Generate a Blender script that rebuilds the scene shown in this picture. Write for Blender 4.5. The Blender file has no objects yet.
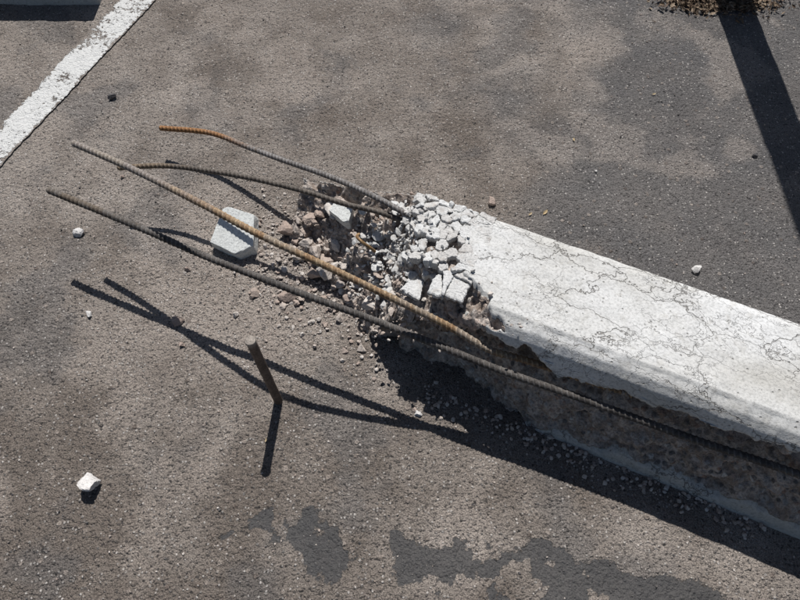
import bpy, bmesh, math, random
from mathutils import Vector, noise, Matrix
random.seed(11)
sc=bpy.context.scene
R=random.random
U=random.uniform
def sm(a,b,x):
    t=(x-a)/(b-a); t=0.0 if t<0 else (1.0 if t>1 else t)
    return t*t*(3-2*t)
def N(x,y,z,s): return noise.noise(Vector((x*s,y*s,z*s)))
def F(x,y,z,s,o=4): return noise.fractal(Vector((x*s,y*s,z*s)),1.0,2.0,o)
def lerp_tab(tab,x):
    if x<=tab[0][0]: return tab[0][1]
    for (a,va),(b,vb) in zip(tab,tab[1:]):
        if x<=b: return va+(vb-va)*(x-a)/(b-a)
    return tab[-1][1]

# ---------------------------------------------------------------- node helpers
class G:
    def __init__(s,name):
        s.m=bpy.data.materials.new(name); s.m.use_nodes=True
        s.nt=s.m.node_tree; s.b=s.nt.nodes['Principled BSDF']
        s.b.inputs['Specular IOR Level'].default_value=0.3
        s.obj=s.n('ShaderNodeTexCoord').outputs['Object']
    def n(s,t): return s.nt.nodes.new(t)
    def put(s,inp,v):
        if isinstance(v,bpy.types.NodeSocket): s.nt.links.new(v,inp)
        elif v is not None: inp.default_value=v
    def mapping(s,vec,scale=(1,1,1),loc=(0,0,0)):
        k=s.n('ShaderNodeMapping'); s.put(k.inputs[0],vec); k.inputs['Scale'].default_value=scale; k.inputs['Location'].default_value=loc
        return k.outputs[0]
    def noise(s,scale,detail=3,rough=.6,dist=0,vec=None,col=False):
        k=s.n('ShaderNodeTexNoise'); s.put(k.inputs['Vector'],vec or s.obj)
        k.inputs['Scale'].default_value=scale; k.inputs['Detail'].default_value=detail
        k.inputs['Roughness'].default_value=rough; k.inputs['Distortion'].default_value=dist
        return k.outputs['Color' if col else 'Fac']
    def vor(s,scale,feature='F1',vec=None,rnd=1):
        k=s.n('ShaderNodeTexVoronoi'); k.feature=feature; s.put(k.inputs['Vector'],vec or s.obj)
        k.inputs['Scale'].default_value=scale; k.inputs['Randomness'].default_value=rnd
        return k.outputs
    def math(s,op,a,b=None,c=None,clamp=False):
        k=s.n('ShaderNodeMath'); k.operation=op; k.use_clamp=clamp
        s.put(k.inputs[0],a)
        if b is not None: s.put(k.inputs[1],b)
        if c is not None: s.put(k.inputs[2],c)
        return k.outputs[0]
    def vm(s,op,a,b):
        k=s.n('ShaderNodeVectorMath'); k.operation=op; s.put(k.inputs[0],a); s.put(k.inputs[1],b)
        return k.outputs['Value'] if op in('DOT_PRODUCT','LENGTH') else k.outputs[0]
    def mr(s,v,a,b,c=0.,d=1.,smooth=True):
        k=s.n('ShaderNodeMapRange'); k.interpolation_type='SMOOTHSTEP' if smooth else 'LINEAR'
        s.put(k.inputs['Value'],v); k.inputs['From Min'].default_value=a;k.inputs['From Max'].default_value=b
        k.inputs['To Min'].default_value=c;k.inputs['To Max'].default_value=d
        return k.outputs['Result']
    def mix(s,f,a,b,mode='MIX'):
        k=s.n('ShaderNodeMix'); k.data_type='RGBA'; k.blend_type=mode
        s.put(k.inputs[0],f)
        for i,v in((6,a),(7,b)):
            if isinstance(v,(int,float)): v=(v,v,v,1)
            elif isinstance(v,tuple) and len(v)==3: v=v+(1,)
            s.put(k.inputs[i],v)
        return k.outputs[2]
    def ramp(s,f,stops):
        k=s.n('ShaderNodeValToRGB'); s.put(k.inputs[0],f)
        e=k.color_ramp.elements
        while len(e)<len(stops): e.new(.5)
        for q,(p,c) in zip(e,stops):
            q.position=p; q.color=(c,c,c,1) if isinstance(c,(int,float)) else c+(1,)
        return k.outputs[0]
    def sep(s,vec):
        k=s.n('ShaderNodeSeparateXYZ'); s.put(k.inputs[0],vec); return k.outputs
    def bump(s,h,dist,strength=1,normal=None):
        k=s.n('ShaderNodeBump'); s.put(k.inputs['Height'],h); k.inputs['Distance'].default_value=dist
        k.inputs['Strength'].default_value=strength
        if normal is not None: s.put(k.inputs['Normal'],normal)
        return k.outputs[0]
    def attr(s,name):
        k=s.n('ShaderNodeAttribute'); k.attribute_name=name; return k.outputs['Fac']
    def island(s):
        return s.n('ShaderNodeNewGeometry').outputs['Random Per Island']
    def fin(s,col,rough=.85,normal=None,metal=None):
        s.put(s.b.inputs['Base Color'],col); s.put(s.b.inputs['Roughness'],rough)
        if normal is not None: s.put(s.b.inputs['Normal'],normal)
        if metal is not None: s.put(s.b.inputs['Metallic'],metal)
        return s.m

def asphalt_core(g):
    tone=g.attr('tone'); dark=g.attr('dark'); dust=g.attr('dust')
    pits=g.noise(95,3,.7); fine=g.noise(430,2,.7)
    base=g.mix(tone,(.142,.119,.101),(.262,.230,.203))
    base=g.mix(dark,base,(.098,.095,.095))
    base=g.mix(dust,base,(.34,.295,.258))
    v=g.vor(175); q=g.sep(v['Color']); 
    stone=g.mr(v['Distance'],.28,.48,1,0)
    light=g.math('MULTIPLY',g.mr(q[0],.76,.92),stone)
    dk=g.math('MULTIPLY',g.mr(q[1],.66,.86),stone)
    base=g.mix(g.math('MULTIPLY',light,.7),base,(.46,.43,.40))
    base=g.mix(g.math('MULTIPLY',dk,.75),base,(.052,.048,.046))
    v2=g.vor(62); q2=g.sep(v2['Color'])
    st2=g.math('MULTIPLY',g.mr(v2['Distance'],.20,.36,1,0),g.mr(q2[0],.78,.84))
    base=g.mix(g.math('MULTIPLY',st2,.6),base,g.mix(q2[1],(.36,.31,.27),(.09,.068,.056)))
    base=g.mix(1,base,g.ramp(fine,[(.28,.36),(.5,1.0),(.72,1.65)]),'MULTIPLY')
    base=g.mix(g.mr(pits,.41,.29),base,(.032,.029,.028))
    h=g.math('ADD',g.math('MULTIPLY',stone,.45),g.math('MULTIPLY',fine,.7))
    h=g.math('ADD',h,g.math('MULTIPLY',g.mr(pits,.25,.62,0,1,False),1.1))
    h=g.math('ADD',h,g.math('MULTIPLY',st2,.6))
    return base,h,fine,pits
def m_ground():
    g=G('old_asphalt'); base,h,fine,pits=asphalt_core(g)
    bd=g.math('ADD',g.attr('band'),g.math('MULTIPLY',g.math('SUBTRACT',pits,.5),.9))
    band=g.mr(bd,-.03,.05)
    seal=g.mix(fine,(.026,.026,.028),(.070,.070,.071))
    base=g.mix(g.math('MULTIPLY',band,.88),base,seal)
    h=g.math('MULTIPLY',h,g.mr(band,0,1,1,.55))
    return g.fin(base,g.mr(band,0,1,.88,.7),g.bump(h,.0034,1))
def m_paint():
    g=G('worn_white_paint'); base,h,fine,pits=asphalt_core(g)
    wf=g.math('ADD',g.math('ADD',pits,g.attr('wear')),g.math('MULTIPLY',g.attr('edge'),-.22))
    wf=g.math('ADD',wf,g.math('MULTIPLY',g.math('SUBTRACT',fine,.5),.3))
    msk=g.mr(wf,.38,.46)
    paint=g.mix(fine,(.48,.48,.47),(.70,.70,.68))
    return g.fin(g.mix(msk,base,paint),.75,g.bump(g.math('ADD',h,g.math('MULTIPLY',msk,.4)),.0022,1))
def m_concrete(cracks=1.0):
    g=G('weathered_concrete')
    br=g.attr('broken'); stn=g.attr('stain')
    sp=g.noise(230,3,.7); n60=g.noise(45,3,.6,col=True); nn=g.sep(n60)
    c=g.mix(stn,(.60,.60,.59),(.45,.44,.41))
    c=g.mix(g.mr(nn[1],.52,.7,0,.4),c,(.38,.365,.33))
    c=g.mix(1,c,g.ramp(sp,[(.3,.68),(.5,1.),(.7,1.14)]),'MULTIPLY')
    wn=g.vm('MULTIPLY',g.noise(17,4,.7,col=True),(.065,.065,.065))
    e1=g.vor(12,'DISTANCE_TO_EDGE',vec=g.vm('ADD',g.mapping(g.obj,(.40,1.35,1.0)),wn))['Distance']
    e2=g.vor(30,'DISTANCE_TO_EDGE',vec=g.vm('ADD',g.mapping(g.obj,(.6,1.15,1.0),(3,1,0)),wn))['Distance']
    k1=g.math('MULTIPLY',g.mr(e1,.001,.011,1,0),g.attr('ck1'))
    k2=g.math('MULTIPLY',g.mr(e2,.001,.015,.55,0),g.attr('ck2'))
    k=g.math('MULTIPLY',g.math('MAXIMUM',k1,k2),cracks)
    halo=g.math('MULTIPLY',g.mr(e1,.010,.05,.20,0),g.attr('ck1'))
    c=g.mix(g.math('MULTIPLY',halo,cracks),c,(.36,.345,.32))
    c=g.mix(g.math('MULTIPLY',k,.72),c,(.16,.145,.13))
    pv=g.vor(120); pc=g.sep(pv['Color'])
    po=g.math('MULTIPLY',g.mr(pv['Distance'],.12,.26,1,0),g.mr(pc[0],.82,.86))
    c=g.mix(g.math('MULTIPLY',po,.6),c,(.19,.18,.16))
    wb=g.vm('ADD',g.obj,g.vm('MULTIPLY',n60,(.010,.010,.010)))
    av=g.vor(80,vec=wb); a=g.sep(av['Color']); ad=av['Distance']
    mtx=g.mix(g.mr(nn[0],.38,.62),(.27,.22,.185),(.46,.40,.355))
    agc=g.ramp(a[0],[(0,(.11,.105,.105)),(.35,(.27,.24,.22)),(.6,(.42,.39,.36)),(.8,(.28,.19,.15)),(1,(.56,.54,.51))])
    bm=g.mix(g.mr(ad,.3,.5,1,0),mtx,agc)
    bm=g.mix(1,bm,g.ramp(sp,[(.3,.55),(.5,1.),(.7,1.35)]),'MULTIPLY')
    bf=g.mr(g.math('ADD',br,g.math('MULTIPLY',g.math('SUBTRACT',nn[2],.5),.4)),.4,.55)
    col=g.mix(bf,c,bm)
    h=g.math('SUBTRACT',g.math('MULTIPLY',sp,.6),g.math('ADD',g.math('MULTIPLY',k,1.3),g.math('MULTIPLY',po,.8)))
    hb=g.math('ADD',g.math('MULTIPLY',g.mr(ad,0,.7,1,0),2.6),g.math('MULTIPLY',g.math('ADD',sp,nn[0]),2.8))
    hh=g.mix(bf,h,hb)
    return g.fin(col,.9,g.bump(hh,.0014,1))
def m_rock(name,ca,cb,cc,fine=240,dirt=.5):
    g=G(name); i=g.island(); nz=g.noise(fine,3,.7)
    c=g.ramp(i,[(0,ca),(.45,cb),(.8,cc),(1,ca)])
    c=g.mix(1,c,g.ramp(nz,[(.28,.65),(.5,1.),(.72,1.25)]),'MULTIPLY')
    c=g.mix(g.mr(g.noise(60,2,.6),.55,.7,0,dirt),c,(.28,.235,.20))
    return g.fin(c,.92,g.bump(nz,.0013,1))
def m_rust(name,c1,c2,tip=None,tipend=0.2,grey=None,greyamt=.8):
    g=G(name); t=g.attr('along')
    f=g.noise(48,4,.7); f2=g.noise(330,3,.7)
    c=g.mix(g.mr(f,.38,.62),c1,c2)
    if tip:
        tf=g.mr(g.math('ADD',t,g.math('MULTIPLY',g.math('SUBTRACT',f,.5),.25)),tipend*.6,tipend*1.4,1,0)
        c=g.mix(tf,c,tip)
    if grey:
        c=g.mix(g.mr(g.noise(20,3,.6),.46,.62,0,greyamt),c,grey)
    c=g.mix(1,c,g.ramp(f2,[(.3,.5),(.5,1.),(.7,1.4)]),'MULTIPLY')
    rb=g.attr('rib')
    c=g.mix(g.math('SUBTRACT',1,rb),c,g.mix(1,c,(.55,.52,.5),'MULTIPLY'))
    return g.fin(c,.65,g.bump(f2,.0006,1),.15)

# ---------------------------------------------------------------- mesh helper
def mkobj(name,verts,faces,mat,smooth=False,attrs=None):
    me=bpy.data.meshes.new(name); me.from_pydata(verts,[],faces); me.update()
    if attrs:
        for k,v in attrs.items():
            a=me.attributes.new(k,'FLOAT','POINT'); a.data.foreach_set('value',v)
    if smooth: me.polygons.foreach_set('use_smooth',[True]*len(me.polygons))
    o=bpy.data.objects.new(name,me); sc.collection.objects.link(o)
    me.materials.append(mat); return o

# ---------------------------------------------------------------- ground
def gz(x,y):
    if abs(x)>2.2 or abs(y-1)>2.2: return 0.0
    f=sm(2.2,1.7,abs(x))*sm(2.2,1.7,abs(y-1))
    return f*(.0022*N(x,y,0,6)+.0020*N(x,y,3,22)+.0012*N(x,y,7,60))
def ground_masks(x,y):
    s=x*.9145-y*.4045; p=x*.4045+y*.9145
    t=.50+.42*F(x,y,1,1.5,3)+.65*F(x,y,4,9,4)
    t-=.42*sm(.55,.15,y)*sm(.2,-.3,x)+.15*sm(.25,.05,y)
    t+=.20*math.exp(-((x+.15)**2+(y-.45)**2)/.12)
    t=min(1,max(0,t))
    q=x+.45*F(x,y,8,3.0,4)
    dk=sm(.10,.55,q)*sm(.58,.72,p)*(.80+.2*N(x,y,6,8))
    dk=max(dk,.45*sm(.15,.45,F(x,y,12,4.5,5)))
    r=math.hypot((x+.33),(y-.70)*1.35)+.16*F(x,y,2,13,4)
    du=.6*sm(.42,.10,r)
    du=max(du,.35*sm(.10,.45,F(x,y,52,5,5)))
    wx=x+.05*F(x,y,20,9,4); wy=y+.070*F(x,y,30,11,5)
    d=(wx*.21+wy*.978)-.158
    bd=.66-abs(d)/.066 
    bd=min(bd,(wx+.275)/.03)
    bd-=.9*sm(.10,.40,F(x,y,41,13,4))
    return t,min(1,dk),du,max(-1,min(1,bd))
def axis(lo,hi,st,far):
    a=[]; x=lo
    while x<hi: a.append(x); x+=st
    a.append(hi)
    d=st;l=lo;h=hi
    L=[];H=[]
    while l>-far: d*=1.5; l-=d; h+=d; L.append(l); H.append(h)
    return L[::-1]+a+H
XS=axis(-1.45,1.45,.0065,160); YS=axis(-.05,2.05,.0065,160)
vs=[(x,y,gz(x,y)) for y in YS for x in XS]; nx=len(XS)
fs=[(j*nx+i,j*nx+i+1,(j+1)*nx+i+1,(j+1)*nx+i) for j in range(len(YS)-1) for i in range(nx-1)]
mk=[ground_masks(x,y) for y in YS for x in XS]
mkobj('asphalt_ground',vs,fs,m_ground(),True,{k:[q[i] for q in mk] for i,k in enumerate(('tone','dark','dust','band'))})

def parking_line():
    n=700; m=18; vs=[];ed=[];we=[];tn=[]
    for i in range(n+1):
        t=-.9+ i/n*4.6
        lx=-.9626+.365*t; ly=1.0308+.931*t
        w=.088 + .012*sm(0,.8,t)
        j1=.004*F(t,0,1,40)+.002*N(t,0,2,150); j2=.004*F(t,0,5,40)+.002*N(t,0,6,150)
        for k in range(m+1):
            u=k/m; d=j1+(w+j2-j1)*u
            x=lx-.931*d; y=ly+.365*d
            vs.append((x,y,gz(x,y)+.0038)); 
            ed.append(max(0,1-min(u,1-u)*w/.010)); we.append(.05+.22*F(x,y,0,11,4)); tn.append(.5+.3*N(x,y,0,9))
    fs=[(i*(m+1)+k,i*(m+1)+k+1,(i+1)*(m+1)+k+1,(i+1)*(m+1)+k) for i in range(n) for k in range(m)]
    z=[0.]*len(vs)
    mkobj('parking_line_marking',vs,fs,m_paint(),True,{'edge':ed,'wear':we,'tone':tn,'dark':z,'dust':z})
parking_line()

# ---------------------------------------------------------------- concrete wheel stop
SEC=[(.449,-.012),(.449,.0),(.452,.008),(.500,.196),(.506,.212),(.518,.226),(.536,.234),(.698,.234),(.712,.229),(.720,.215),(.775,0),(.775,-.012)]
def resample(sec,st):
    out=[]
    for (a,b),(c,d) in zip(sec,sec[1:]):
        L=math.hypot(c-a,d-b); n=max(1,round(L/st))
        for i in range(n): out.append((a+(c-a)*i/n,b+(d-b)*i/n))
    out.append(sec[-1]); return out
BP=[(-.60,.90),(-.50,.86),(-.35,.78),(-.30,.74),(-.276,.705),(-.2475,.62),(-.175,.580),(-.12,.565),(-.0975,.555),(-.05,.525),(-.026,.506),(.0,.47),(.04,.40)]
def rock_rough(s,p,z=0):
    v=noise.voronoi(Vector((s*34,p*34,z*34)))[0]
    w=noise.voronoi(Vector((s*75,p*75,z*75)))[0]
    return (v[1]-v[0])*.5-.2 +.28*(w[1]-w[0])+ .7*F(s,p,z,22,4)
def ztop(s,p):
    """height of the remaining concrete at the broken end"""
    jag=.020*F(s,p,0,26,3)
    e=lerp_tab(BP,s)+jag-p
    drop=0
    if e>0: drop=.014+ .95*e + .024*rock_rough(s,p,e)
    lose=sm(-.155,-.165,s+.035*N(s,p,4,18)+.015*N(s,p,9,60))
    drop=max(drop,lose*(.017+.010*F(s,p,2,60,2)))
    return .234-max(drop,0)
ZB=[(-.2,.20),(0,.20),(.03,.185),(.075,.168),(.2,.182),(.32,.188),(.42,.197),(.5,.200),(.9,.19),(1.0,.10)]
ZL=[(-.2,-.05),(-.03,-.03),(.06,-.005),(.10,.010),(.2,.022),(.6,.030),(.9,.06),(1.0,.095)]
def build_stop(name,broken,mat):
    sec=resample(SEC,.0034 if broken else .01); m=len(sec)
    S=[]
    if broken:
        s=-.56
        while s<.56: S.append(s); s+=.003
        while s<1.42: S.append(s); s+=.012
        S+= [1.42,1.428,1.432]
    else:
        S=[-.9,-.896,-.888]+[-.88+i*.02 for i in range(89)]+[.888,.896,.9]
    vs=[];br=[];sn=[];c1=[];c2=[]
    for s in S:
        for (p,z) in sec:
            b=0.; P_,Z_=p,z
            if z>.19: Z_=z+.0016*F(s,p,z,30,3)
            if .498<p<.535 and z>.19:
                ch=.004*F(s,0,2,30,4)-.002; Z_+=min(0,ch)
            if broken and s<1.0:
                if p<.53 and z<.232:
                    zb=lerp_tab(ZB,s)+.016*F(s,0,0,20,4)+.006*N(s,0,3,110)
                    zl=lerp_tab(ZL,s)+.020*F(s,0,9,14,4)+.006*N(s,0,5,90)
                    mk=sm(zb+.002,zb-.006,z)*sm(zl-.004,zl+.010,z)
                    if mk>0:
                        base=.014+.034*sm(.02,-.10,s)+.016*sm(.10,-.05,s)
                        gro=math.exp(-((z-.150)/.024)**2)*.030
                        d=base+gro+.030*rock_rough(s,p,z)
                        P_=p+mk*max(d,.001); b=mk
                if s<.06:
                    zt=ztop(s,P_)
                    if zt<Z_-.0025: Z_=zt; b=1.
            if s>1.42 or (not broken and abs(s)>.88):
                k=.012*(1 if (s>=1.432 or abs(s)>=.9 and not broken) else .35)
                P_=.612+(P_-.612)*(1-k*4); Z_=Z_*(1-k*2) if Z_>0 else Z_
            br.append(b); vs.append((s-.3 if broken else s,P_-.612,Z_))
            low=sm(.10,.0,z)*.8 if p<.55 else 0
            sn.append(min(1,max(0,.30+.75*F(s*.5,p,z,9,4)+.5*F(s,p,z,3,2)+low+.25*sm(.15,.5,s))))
            c1.append(.25+.75*sm(-.35,.05,N(s,p,0,8))); c2.append(.15+.85*sm(-.15,.15,N(s,p,5,7)))
    fs=[(i*m+k,i*m+k+1,(i+1)*m+k+1,(i+1)*m+k) for i in range(len(S)-1) for k in range(m-1)]
    fs.append(tuple(range(m))[::-1]); o=(len(S)-1)*m; fs.append(tuple(range(o,o+m)))
    fs=[f[::-1] for f in fs]
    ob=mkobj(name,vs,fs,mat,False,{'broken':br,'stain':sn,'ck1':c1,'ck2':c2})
    me=ob.data
    me.polygons.foreach_set('use_smooth',[True]*(len(me.polygons)-2)+[False]*2)
    return ob
A=Vector((.9145,-.4045,0)); PP=Vector((.4045,.9145,0))
def W(s,p,z=0): 
    v=A*s+PP*p; return Vector((v.x,v.y,z))
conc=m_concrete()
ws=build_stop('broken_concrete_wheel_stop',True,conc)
ws.location=W(.3,.612,0); ws.rotation_euler=(0,0,math.atan2(-.4045,.9145))
w2=build_stop('concrete_wheel_stop',False,m_concrete(.3))
w2.location=(-.867-.90,1.665+.163,0); w2.rotation_euler=(0,0,math.radians(-1))

# ---------------------------------------------------------------- angular rocks
def ico(level):
    bm=bmesh.new(); bmesh.ops.create_icosphere(bm,subdivisions=level,radius=1)
    v=[x.co.copy() for x in bm.verts]; f=[tuple(q.index for q in p.verts) for p in bm.faces]; bm.free(); return v,f
ICO={k:ico(k) for k in(1,2,3,4,5)}
def rock(level=3,planes=11,rough=.03,squash=(1,.8,.6)):
    v,f=ICO[level]; v=[x.copy() for x in v]
    for i in range(planes):
        n=Vector((random.gauss(0,1),random.gauss(0,1),random.gauss(0,1))).normalized(); d=U(.42,.80)
        for x in v:
            k=x.dot(n)-d
            if k>0: x-=n*k
    o=Vector((U(0,99),U(0,99),U(0,99)))
    v=[Vector((x.x*squash[0],x.y*squash[1],x.z*squash[2]))*(1+rough*2*noise.noise(x*2.5+o)+rough*1.2*noise.noise(x*8+o)) for x in v]
    return v,f
class Batch:
    def __init__(s): s.v=[];s.f=[]
    def add(s,tmpl,pos,size,rot=None,sit=True):
        v,f=tmpl
        M=(rot or Matrix.Rotation(U(0,6.28),3,'Z')@Matrix.Rotation(random.gauss(0,.35),3,'X')@Matrix.Rotation(random.gauss(0,.35),3,'Y'))
        q=[M@x*size for x in v]
        zmin=min(x.z for x in q) if sit else 0
        o=len(s.v)
        for x in q: s.v.append((x.x+pos[0],x.y+pos[1],x.z-zmin+pos[2]-(.12*size if sit else 0)))
        s.f+= [tuple(i+o for i in t) for t in f]
T4=[rock(4,14,.05,(1,U(.6,.95),U(.35,.75))) for _ in range(14)]
T3=[rock(3,10,.05,(1,U(.5,1),U(.3,.75))) for _ in range(20)]
T2=[rock(2,7,.06,(1,U(.6,1),U(.5,.9))) for _ in range(12)]
T1=[rock(1,4,.1,(1,U(.6,1),U(.5,.9))) for _ in range(8)]
m_rub=m_rock('crushed_concrete',(.54,.50,.46),(.43,.37,.325),(.33,.26,.22))
m_chunk=m_rock('concrete_chunk_face',(.62,.64,.62),(.60,.62,.60),(.62,.63,.61),dirt=.12)
m_white=m_rock('pale_stone',(.60,.58,.56),(.52,.49,.46),(.58,.56,.54),dirt=.3)
m_dark=m_rock('dark_stone',(.10,.095,.095),(.14,.125,.115),(.09,.085,.085))
def surf(x,y):
    s=x*.9145-y*.4045; p=x*.4045+y*.9145
    z=gz(x,y)
    if -.56<s<.0 and .47<p<.72: z=max(z,ztop(s,p))
    return z
rub=Batch()
def ap(n,ss,pp,r0,r1,T,pw=2):
    for _ in range(n):
        s=random.gauss(*ss); p=random.gauss(*pp)
        if s>-.20 and p>.58: continue
        w=W(s,p); r=r0+(r1-r0)*R()**pw
        rub.add(random.choice(T),(w.x,w.y,surf(w.x,w.y)),r)
ap(44,(-.45,.065),(.635,.055),.010,.030,T4,1.7)
ap(190,(-.46,.085),(.63,.07),.004,.013,T3)
ap(650,(-.46,.11),(.62,.085),.0018,.006,T2)
ap(60,(-.30,.06),(.56,.04),.005,.014,T3)
ap(260,(-.26,.09),(.53,.04),.002,.006,T2)
ap(3200,(-.48,.16),(.61,.115),.0007,.0026,T1)
for _ in range(260):
    w=W(U(-.15,.5),.449-abs(random.gauss(0,.02))); rub.add(random.choice(T2),(w.x,w.y,surf(w.x,w.y)),U(.0015,.006))
mkobj('concrete_rubble',rub.v,rub.f,m_rub)

def clip(poly,a,n):
    out=[]
    for i in range(len(poly)):
        p,q=poly[i],poly[(i+1)%len(poly)]
        dp=(p-a).dot(n); dq=(q-a).dot(n)
        if dp<=0: out.append(p)
        if dp*dq<0: out.append(p+(q-p)*(dp/(dp-dq)))
    return out
pl=Batch()
seeds=[]; tries=0
while len(seeds)<130 and tries<9000:
    tries+=1
    c=Vector((U(-.385,-.135),U(.555,.714)))
    rr=.007+.027*(R()**1.3)
    if all((c-d).length>max(rr,.6*q) for d,q in seeds): seeds.append((c,rr))
seeds=[c for c,_ in seeds]
for c in seeds:
    s,p=c
    if p<lerp_tab(BP,s)-.055 or s<-.36+.25*max(0,.68-p): continue
    far=sm(-.20,-.34,s)
    if R()<.03+.30*far: continue
    poly=[c+Vector(v) for v in((-.03,-.035),(.022,-.035),(.022,.035),(-.03,.035))]
    for d in seeds:
        if d is c: continue
        n=(d-c)
        if n.length>.08: continue
        poly=clip(poly,(c+d)/2+n*U(-.08,.06),n.normalized())
        if len(poly)<3: break
    if len(poly)>=3: poly=clip(poly,Vector((0,.7135+.003*N(s,0,0,60))),Vector((0,1)))
    if len(poly)<3: continue
    if max((q-c).length for q in poly)<.004: continue
    shrink=U(.95,1.0)-.08*far
    zz=ztop(s,p)
    z0=min(.2338,zz+.0165+U(-.002,.003)) if zz>.2 else zz+.010
    z0-=.008*far*R()
    th=.020
    tilt=.015+.17*far+(.15 if R()<.12 else 0)
    M=Matrix.Rotation(random.gauss(0,tilt),3,'X')@Matrix.Rotation(random.gauss(0,tilt),3,'Y')@Matrix.Rotation(random.gauss(0,.03+.3*far),3,'Z')
    ring=[]
    for i in range(len(poly)):
        a=poly[i]-c; b=poly[(i+1)%len(poly)]-c
        L=(b-a).length; kk=max(1,int(L/.0026))
        for k in range(kk):
            q=(a+(b-a)*k/kk)
            nrm=Vector((b-a)).normalized() if L>1e-6 else Vector((1,0))
            nrm=Vector((nrm.y,-nrm.x))
            w_=q+c
            q=q*shrink+nrm*(.0022*N(w_.x,w_.y,0,260)+.0030*N(w_.x,w_.y,9,110))
            ring.append(q)
    n=len(ring); base=len(pl.v)
    for lev,(sc_,dz) in enumerate(((.72,.0004),(.93,0),(1.0,-.0016),(.99,-.008),(.78,-th))):
        for q in ring:
            k=1+ (random.gauss(0,.06) if lev>2 else 0)
            v=M@Vector((q.x*sc_*k,q.y*sc_*k,dz+ random.gauss(0,.0003 if lev<3 else .001)))
            w=W(s+v.x,p+v.y); pl.v.append((w.x,w.y,z0+v.z))
    for lev in range(4):
        for i in range(n):
            a=base+lev*n+i; b=base+lev*n+(i+1)%n
            pl.f.append((a,a+n,b+n,b))
    pl.f.append(tuple(base+i for i in range(n)))
for _ in range(520):
    s=random.gauss(-.28,.06); p=random.gauss(.635,.05)
    if not(.54<p<.712 and -.40<s<-.12): continue
    w=W(s,p); far=sm(-.15,-.30,s); r=.0013+.005*R()**2.2+.009*far*R()**3
    pl.add(random.choice(T3 if r>.004 else T2),(w.x,w.y,min(.236,ztop(s,p)+(.014 if R()<.4 else .003))),r)
m_pl=m_rock('cracked_concrete_skin',(.56,.56,.55),(.48,.465,.445),(.51,.505,.49),dirt=.4)
mkobj('loose_concrete_plates',pl.v,pl.f,m_pl)

def single(name,pos,size,mat,tm=None,rot=None):
    b=Batch(); b.add(tm or rock(4,9,.03,(1,U(.7,.9),U(.55,.75))),(0,0,0),size,rot)
    o=mkobj(name,b.v,b.f,mat); o.location=(pos[0],pos[1],pos[2] if len(pos)>2 else gz(*pos)); return o
def slab(w,h,t):
    v,f=ICO[5]; vv=[]
    for x in v:
        y=x*1.45
        for n,d in ((Vector((0,0,1)),t),(Vector((0,0,-1)),t),(Vector((1,.22,.1)).normalized(),w),(Vector((-1,.1,.1)).normalized(),w*.95),(Vector((.1,1,.1)).normalized(),h),(Vector((-.25,-1,.1)).normalized(),h*.95),(Vector((.8,.7,.1)).normalized(),w*1.25),(Vector((-.6,.8,0)).normalized(),w*1.28),(Vector((.6,-.8,.3)).normalized(),w*1.18)):
            k=y.dot(n)-d
            if k>0: y-=n*k
        vv.append(y*(1+.03*noise.noise(x*4)+.018*noise.noise(x*14)))
    return vv,f
RX=Matrix.Rotation
single('broken_concrete_chunk',(-.360,.815),.060,m_chunk,slab(.72,.80,.27),RX(-.22,3,'Z')@RX(math.radians(20),3,'X')@RX(.10,3,'Y'))
w=W(-.437,.690); single('broken_concrete_chunk',(w.x,w.y,surf(w.x,w.y)+.004),.030,m_chunk,slab(.8,.55,.4),RX(-.5,3,'Z')@RX(.3,3,'X'))
w=W(-.57,.66); single('broken_concrete_chunk',(w.x,w.y,0),.027,m_rub)
w=W(-.55,.72); single('broken_concrete_chunk',(w.x,w.y,0),.022,m_rub)
w=W(-.49,.52); single('broken_concrete_chunk',(w.x,w.y,0),.022,m_rub)
for (x,y,r,m) in [(-.748,1.270,.013,m_dark),(-.721,.838,.016,m_white),(-.6466,.6278,.010,m_white),(-.460,.611,.0145,m_rub),(-.4426,.5584,.009,m_rub),
    (-.557,.2797,.026,m_white),(.0345,.412,.0085,m_white),(.6408,.7367,.013,m_white),(.2136,.924,.013,m_rub),(-.461,.7393,.008,m_rub),(.864,1.066,.009,m_dark),(.47,1.02,.005,m_white),(-.66,1.0,.006,m_rub)]:
    single('small_stone',(x,y),r,m,rock(4,13,.07,(1,.85,.7)))

gr=Batch(); gd=Batch()
for i in range(9000):
    x=U(-1.35,1.35); y=U(-.05,2.0)
    dens=.35+.65*sm(.8,.1,math.hypot(x+.35,y-.65))
    if .5+.5*N(x,y,0,5)<1-dens and R()<.6: continue
    (gr if R()<.6 else gd).add(random.choice(T1),(x,y,gz(x,y)),.0007+.0024*R()**3)
mkobj('loose_gravel',gr.v,gr.f,m_rub); mkobj('dark_grit',gd.v,gd.f,m_dark)

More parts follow.
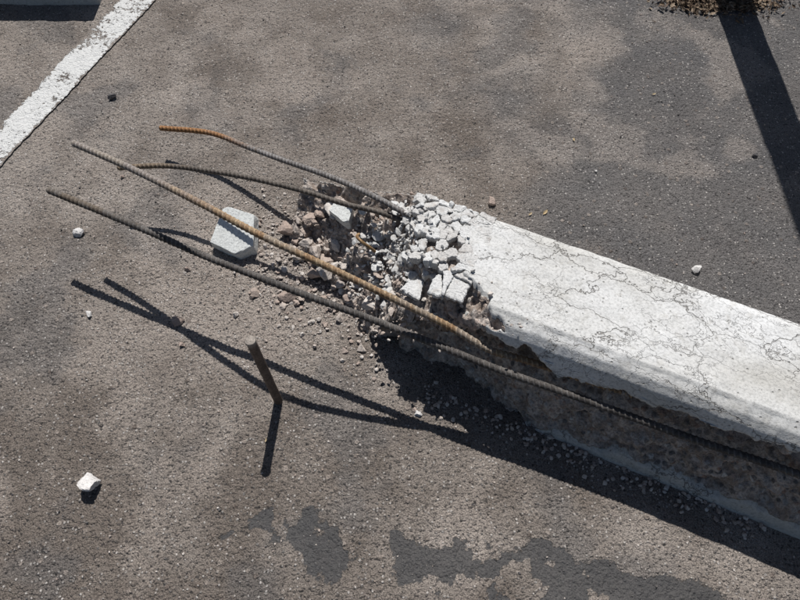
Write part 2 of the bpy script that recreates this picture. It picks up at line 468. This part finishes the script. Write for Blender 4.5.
# ---------------------------------------------------------------- rebars
def catmull(pts,ds):
    P_=[Vector(p) for p in pts]; P_=[P_[0]*2-P_[1]]+P_+[P_[-1]*2-P_[-2]]
    dense=[]
    for i in range(1,len(P_)-2):
        a,b,c,d=P_[i-1:i+3]
        for k in range(40):
            t=k/40
            dense.append(.5*((2*b)+(c-a)*t+(2*a-5*b+4*c-d)*t*t+(3*b-a-3*c+d)*t**3))
    dense.append(P_[-2])
    out=[dense[0]]; acc=0
    for a,b in zip(dense,dense[1:]):
        L=(b-a).length; pos=0
        while acc+(L-pos)>=ds:
            pos+=ds-acc; acc=0; out.append(a+(b-a)*(pos/L))
        acc+=L-pos
    return out
def rebar(name,pts,r,mat,pitch=.0098,ds=.0011,ribh=.24):
    c=catmull(pts,ds); K=20; vs=[];al=[];rb=[]
    for _ in range(30): c=[c[0]]+[(c[i-1]+c[i]*2+c[i+1])/4 for i in range(1,len(c)-1)]+[c[-1]]
    up=Vector((0,0,1)); t0=(c[1]-c[0]).normalized(); n=(up-t0*up.dot(t0)).normalized()
    L=len(c)
    for i,q in enumerate(c):
        t=(c[min(i+1,L-1)]-c[max(i-1,0)]).normalized(); n=(n-t*n.dot(t)).normalized(); b=t.cross(n)
        for k in range(K):
            th=2*math.pi*k/K; a=th+.6
            ph=(i*ds/pitch+ (.32*math.cos(a) if math.sin(a)>0 else -.32*math.cos(a)+.5))%1
            rib=math.exp(-((ph-.5)/.15)**2)*min(1,abs(math.sin(a))*2.2)
            lon=max(0,1-abs(math.sin(a))/.25)
            h=max(rib,lon*.8)
            rr=r*(.88+ribh*h)*(1+.03*noise.noise(q*150+Vector((th,0,0))))
            if i<2: rr*=.86+.07*i
            v=q+(n*math.cos(th)+b*math.sin(th))*rr
            vs.append(v[:]); al.append(i/L); rb.append(h)
    fs=[(i*K+k,i*K+(k+1)%K,(i+1)*K+(k+1)%K,(i+1)*K+k) for i in range(L-1) for k in range(K)]
    fs.append(tuple(range(K))[::-1]); o=(L-1)*K; fs.append(tuple(range(o,o+K)))
    return mkobj(name,vs,fs,mat,True,{'along':al,'rib':rb})
barA=[(-0.5661,1.092,.07),(-.4395,1.061,.085),(-.3366,1.0001,.1),(-.2497,.9432,.12),(-.1674,.887,.145),(-.0966,.8308,.17),(-.0289,.7697,.195),(.0569,.7184,.19),(.3,.60,.19)]
barB=[(-.6108,.9277,.115),(-.5374,.9244,.125),(-.4678,.9126,.135),(-.3287,.8657,.16),(-.1994,.8162,.175),(-.1076,.7769,.18),(-.029,.7523,.18),(.0575,.7096,.17),(.3,.56,.17)]
barC=[(-.6324,.8702,.25),(-.5017,.7959,.262),(-.3521,.7006,.278),(-.2345,.6279,.28),(-.1183,.5775,.258),(0,.5318,.222),(.0859,.4995,.192),(.155,.4664,.17),(.222,.455,.15),(.4,.40,.13)]
barD=[(-.702,.8163,.175),(-.5857,.7635,.175),(-.4796,.7153,.172),(-.3771,.6671,.168),(-.298,.6333,.165),(-.1826,.5845,.163),(-.0717,.5394,.162),(.0526,.4866,.16),(.1718,.4354,.155),(.303,.3856,.152),(.4732,.3173,.15),(.6335,.2573,.15),(.80,.185,.15)]
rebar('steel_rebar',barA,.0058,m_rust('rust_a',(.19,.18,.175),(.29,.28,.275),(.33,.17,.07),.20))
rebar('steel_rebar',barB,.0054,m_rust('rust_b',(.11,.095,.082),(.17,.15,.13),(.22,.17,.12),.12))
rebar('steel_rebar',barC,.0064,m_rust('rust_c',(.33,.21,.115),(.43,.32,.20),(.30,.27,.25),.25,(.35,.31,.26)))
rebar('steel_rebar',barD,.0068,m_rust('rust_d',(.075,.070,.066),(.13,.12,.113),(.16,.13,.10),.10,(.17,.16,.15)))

def stake():
    b0=Vector((-.234,.4363,-.03)); t0=Vector((-.242,.4508,.24)); ax=(t0-b0).normalized(); L=(t0-b0).length
    n=Vector((1,0,0)); n=(n-ax*n.dot(ax)).normalized(); b=ax.cross(n); K=28
    prof=[(0,.0084)]+[(i/60*(L-.006),.0084+.00025*math.sin(i*1.7)) for i in range(1,60)]+[(L-.005,.0087),(L-.003,.0096),(L-.001,.0094),(L,.0082)]
    vs=[];al=[]
    for h,r in prof:
        for k in range(K):
            th=2*math.pi*k/K; rr=r*(1+.04*noise.noise(Vector((math.cos(th)*2,math.sin(th)*2,h*40))))
            vs.append((b0+ax*h+(n*math.cos(th)+b*math.sin(th))*rr)[:]); al.append(1-h/L)
    m=len(prof)
    fs=[(i*K+k,i*K+(k+1)%K,(i+1)*K+(k+1)%K,(i+1)*K+k) for i in range(m-1) for k in range(K)]
    fs.append(tuple(range((m-1)*K,m*K)))
    mkobj('steel_anchor_stake',vs,fs,m_rust('rust_stake',(.10,.075,.06),(.16,.12,.095),(.26,.23,.20),.05),True,{'along':al,'rib':[1.]*len(vs)})
stake()

w=W(-.345,.615)
pts=[(w.x-.012,w.y+.014,.165),(w.x-.016,w.y+.002,.172),(w.x-.006,w.y-.008,.17),(w.x+.008,w.y-.012,.158),(w.x+.018,w.y-.010,.14)]
rebar('rusty_tie_wire',pts,.0032,m_rust('rust_wire',(.36,.22,.10),(.42,.29,.16)),pitch=.02,ds=.001,ribh=.1)

# ---------------------------------------------------------------- post + litter
def post():
    g=G('weathered_post_wood')
    gr_=g.noise(12,5,.6,vec=g.mapping(g.obj,(8,8,.6)))
    g.fin(g.mix(gr_,(.10,.075,.055),(.20,.16,.12)),.85,g.bump(gr_,.002))
    bm=bmesh.new(); bmesh.ops.create_cube(bm,size=1)
    for v in bm.verts: v.co=Vector((v.co.x*.098,v.co.y*.098,v.co.z*2.2+1.07))
    top=[f for f in bm.faces if f.normal.z>.9]
    bmesh.ops.inset_region(bm,faces=top,thickness=.02,depth=.02)
    bmesh.ops.bevel(bm,geom=[e for e in bm.edges if abs(e.verts[0].co.z-e.verts[1].co.z)>1],offset=.006,segments=2,affect='EDGES')
    me=bpy.data.meshes.new('wooden_post'); bm.to_mesh(me); bm.free(); me.materials.append(g.m)
    o=bpy.data.objects.new('wooden_post',me); sc.collection.objects.link(o); o.location=(.968,1.712,0); o.rotation_euler=(0,0,math.radians(8))
post()
def litter():
    vs=[];fs=[]
    for i in range(1900):
        x=random.gauss(.93,.075); y=1.668-abs(random.gauss(0,.032))+U(0,.03) 
        if y<1.565+.03*N(x,0,0,20): continue
        z=gz(x,y)+abs(random.gauss(0,.006))+.002
        L=U(.003,.011); wd=L*U(.2,.55)
        M=RX(U(0,6.28),3,'Z')@RX(random.gauss(0,.5),3,'X')@RX(random.gauss(0,.5),3,'Y')
        b=len(vs)
        for q in((-L,0,0),(-L*.3,wd,.15*L),(L*.5,wd*.7,.1*L),(L,0,0),(L*.4,-wd*.8,.1*L),(-L*.4,-wd,.12*L),(0,0,-.1*L)):
            v=M@Vector(q); vs.append((x+v.x,y+v.y,z+v.z))
        for k in range(6): fs.append((b+6,b+k,b+(k+1)%6))
    g=G('dry_leaf'); i=g.island()
    g.fin(g.ramp(i,[(0,(.07,.045,.03)),(.5,(.17,.12,.08)),(1,(.32,.25,.18))]),.8)
    mkobj('dry_leaf_litter',vs,fs,g.m)
    vs=[];fs=[]
    for (x,y,L) in [(.333,.8947,.009),(.298,.889,.006),(-.30,.56,.006),(.66,1.28,.006),(-.25,.36,.005),(.43,1.12,.006)]:
        b=len(vs); a=U(0,6.28); M=RX(a,3,'Z')@RX(.3,3,'X')
        for q in((-L,0,0),(-L*.3,L*.4,.15*L),(L*.5,L*.3,.1*L),(L,0,.2*L),(L*.4,-L*.4,.1*L),(-L*.4,-L*.35,.12*L),(0,0,-.1*L)):
            v=M@Vector(q); vs.append((x+v.x,y+v.y,gz(x,y)+.004+v.z))
        for k in range(6): fs.append((b+6,b+k,b+(k+1)%6))
    g=G('dry_leaf_pale'); g.fin(g.mix(g.island(),(.36,.26,.13),(.45,.38,.27)),.8)
    mkobj('fallen_dry_leaves',vs,fs,g.m)
litter()

# ---------------------------------------------------------------- light, sky, camera
EL=58.0; AZ=1.2
wd=bpy.data.worlds.new('World'); sc.world=wd; wd.use_nodes=True
nt=wd.node_tree; bg=nt.nodes['Background']; sk=nt.nodes.new('ShaderNodeTexSky'); sk.sky_type='NISHITA'
sk.sun_disc=False; sk.sun_elevation=math.radians(EL); sk.sun_rotation=math.radians(AZ)
nt.links.new(sk.outputs[0],bg.inputs[0]); bg.inputs[1].default_value=.05
sl=bpy.data.lights.new('sun','SUN'); sl.energy=5; sl.angle=math.radians(.5); sl.color=(1,.975,.945)
so=bpy.data.objects.new('sun',sl); sc.collection.objects.link(so); so.location=(0,3,6)
d=Vector((math.sin(math.radians(AZ))*math.cos(math.radians(EL)),math.cos(math.radians(AZ))*math.cos(math.radians(EL)),math.sin(math.radians(EL))))
so.rotation_euler=d.to_track_quat('Z','Y').to_euler()
cam=bpy.data.cameras.new('camera'); co=bpy.data.objects.new('camera',cam); sc.collection.objects.link(co)
co.location=(0,0,1.15); co.rotation_euler=(math.radians(30),0,0); cam.sensor_width=36; cam.lens=36*628/800; cam.clip_start=.02; cam.clip_end=1000
sc.camera=co
sc.view_settings.view_transform='Standard'; sc.view_settings.look='None'; sc.view_settings.exposure=0
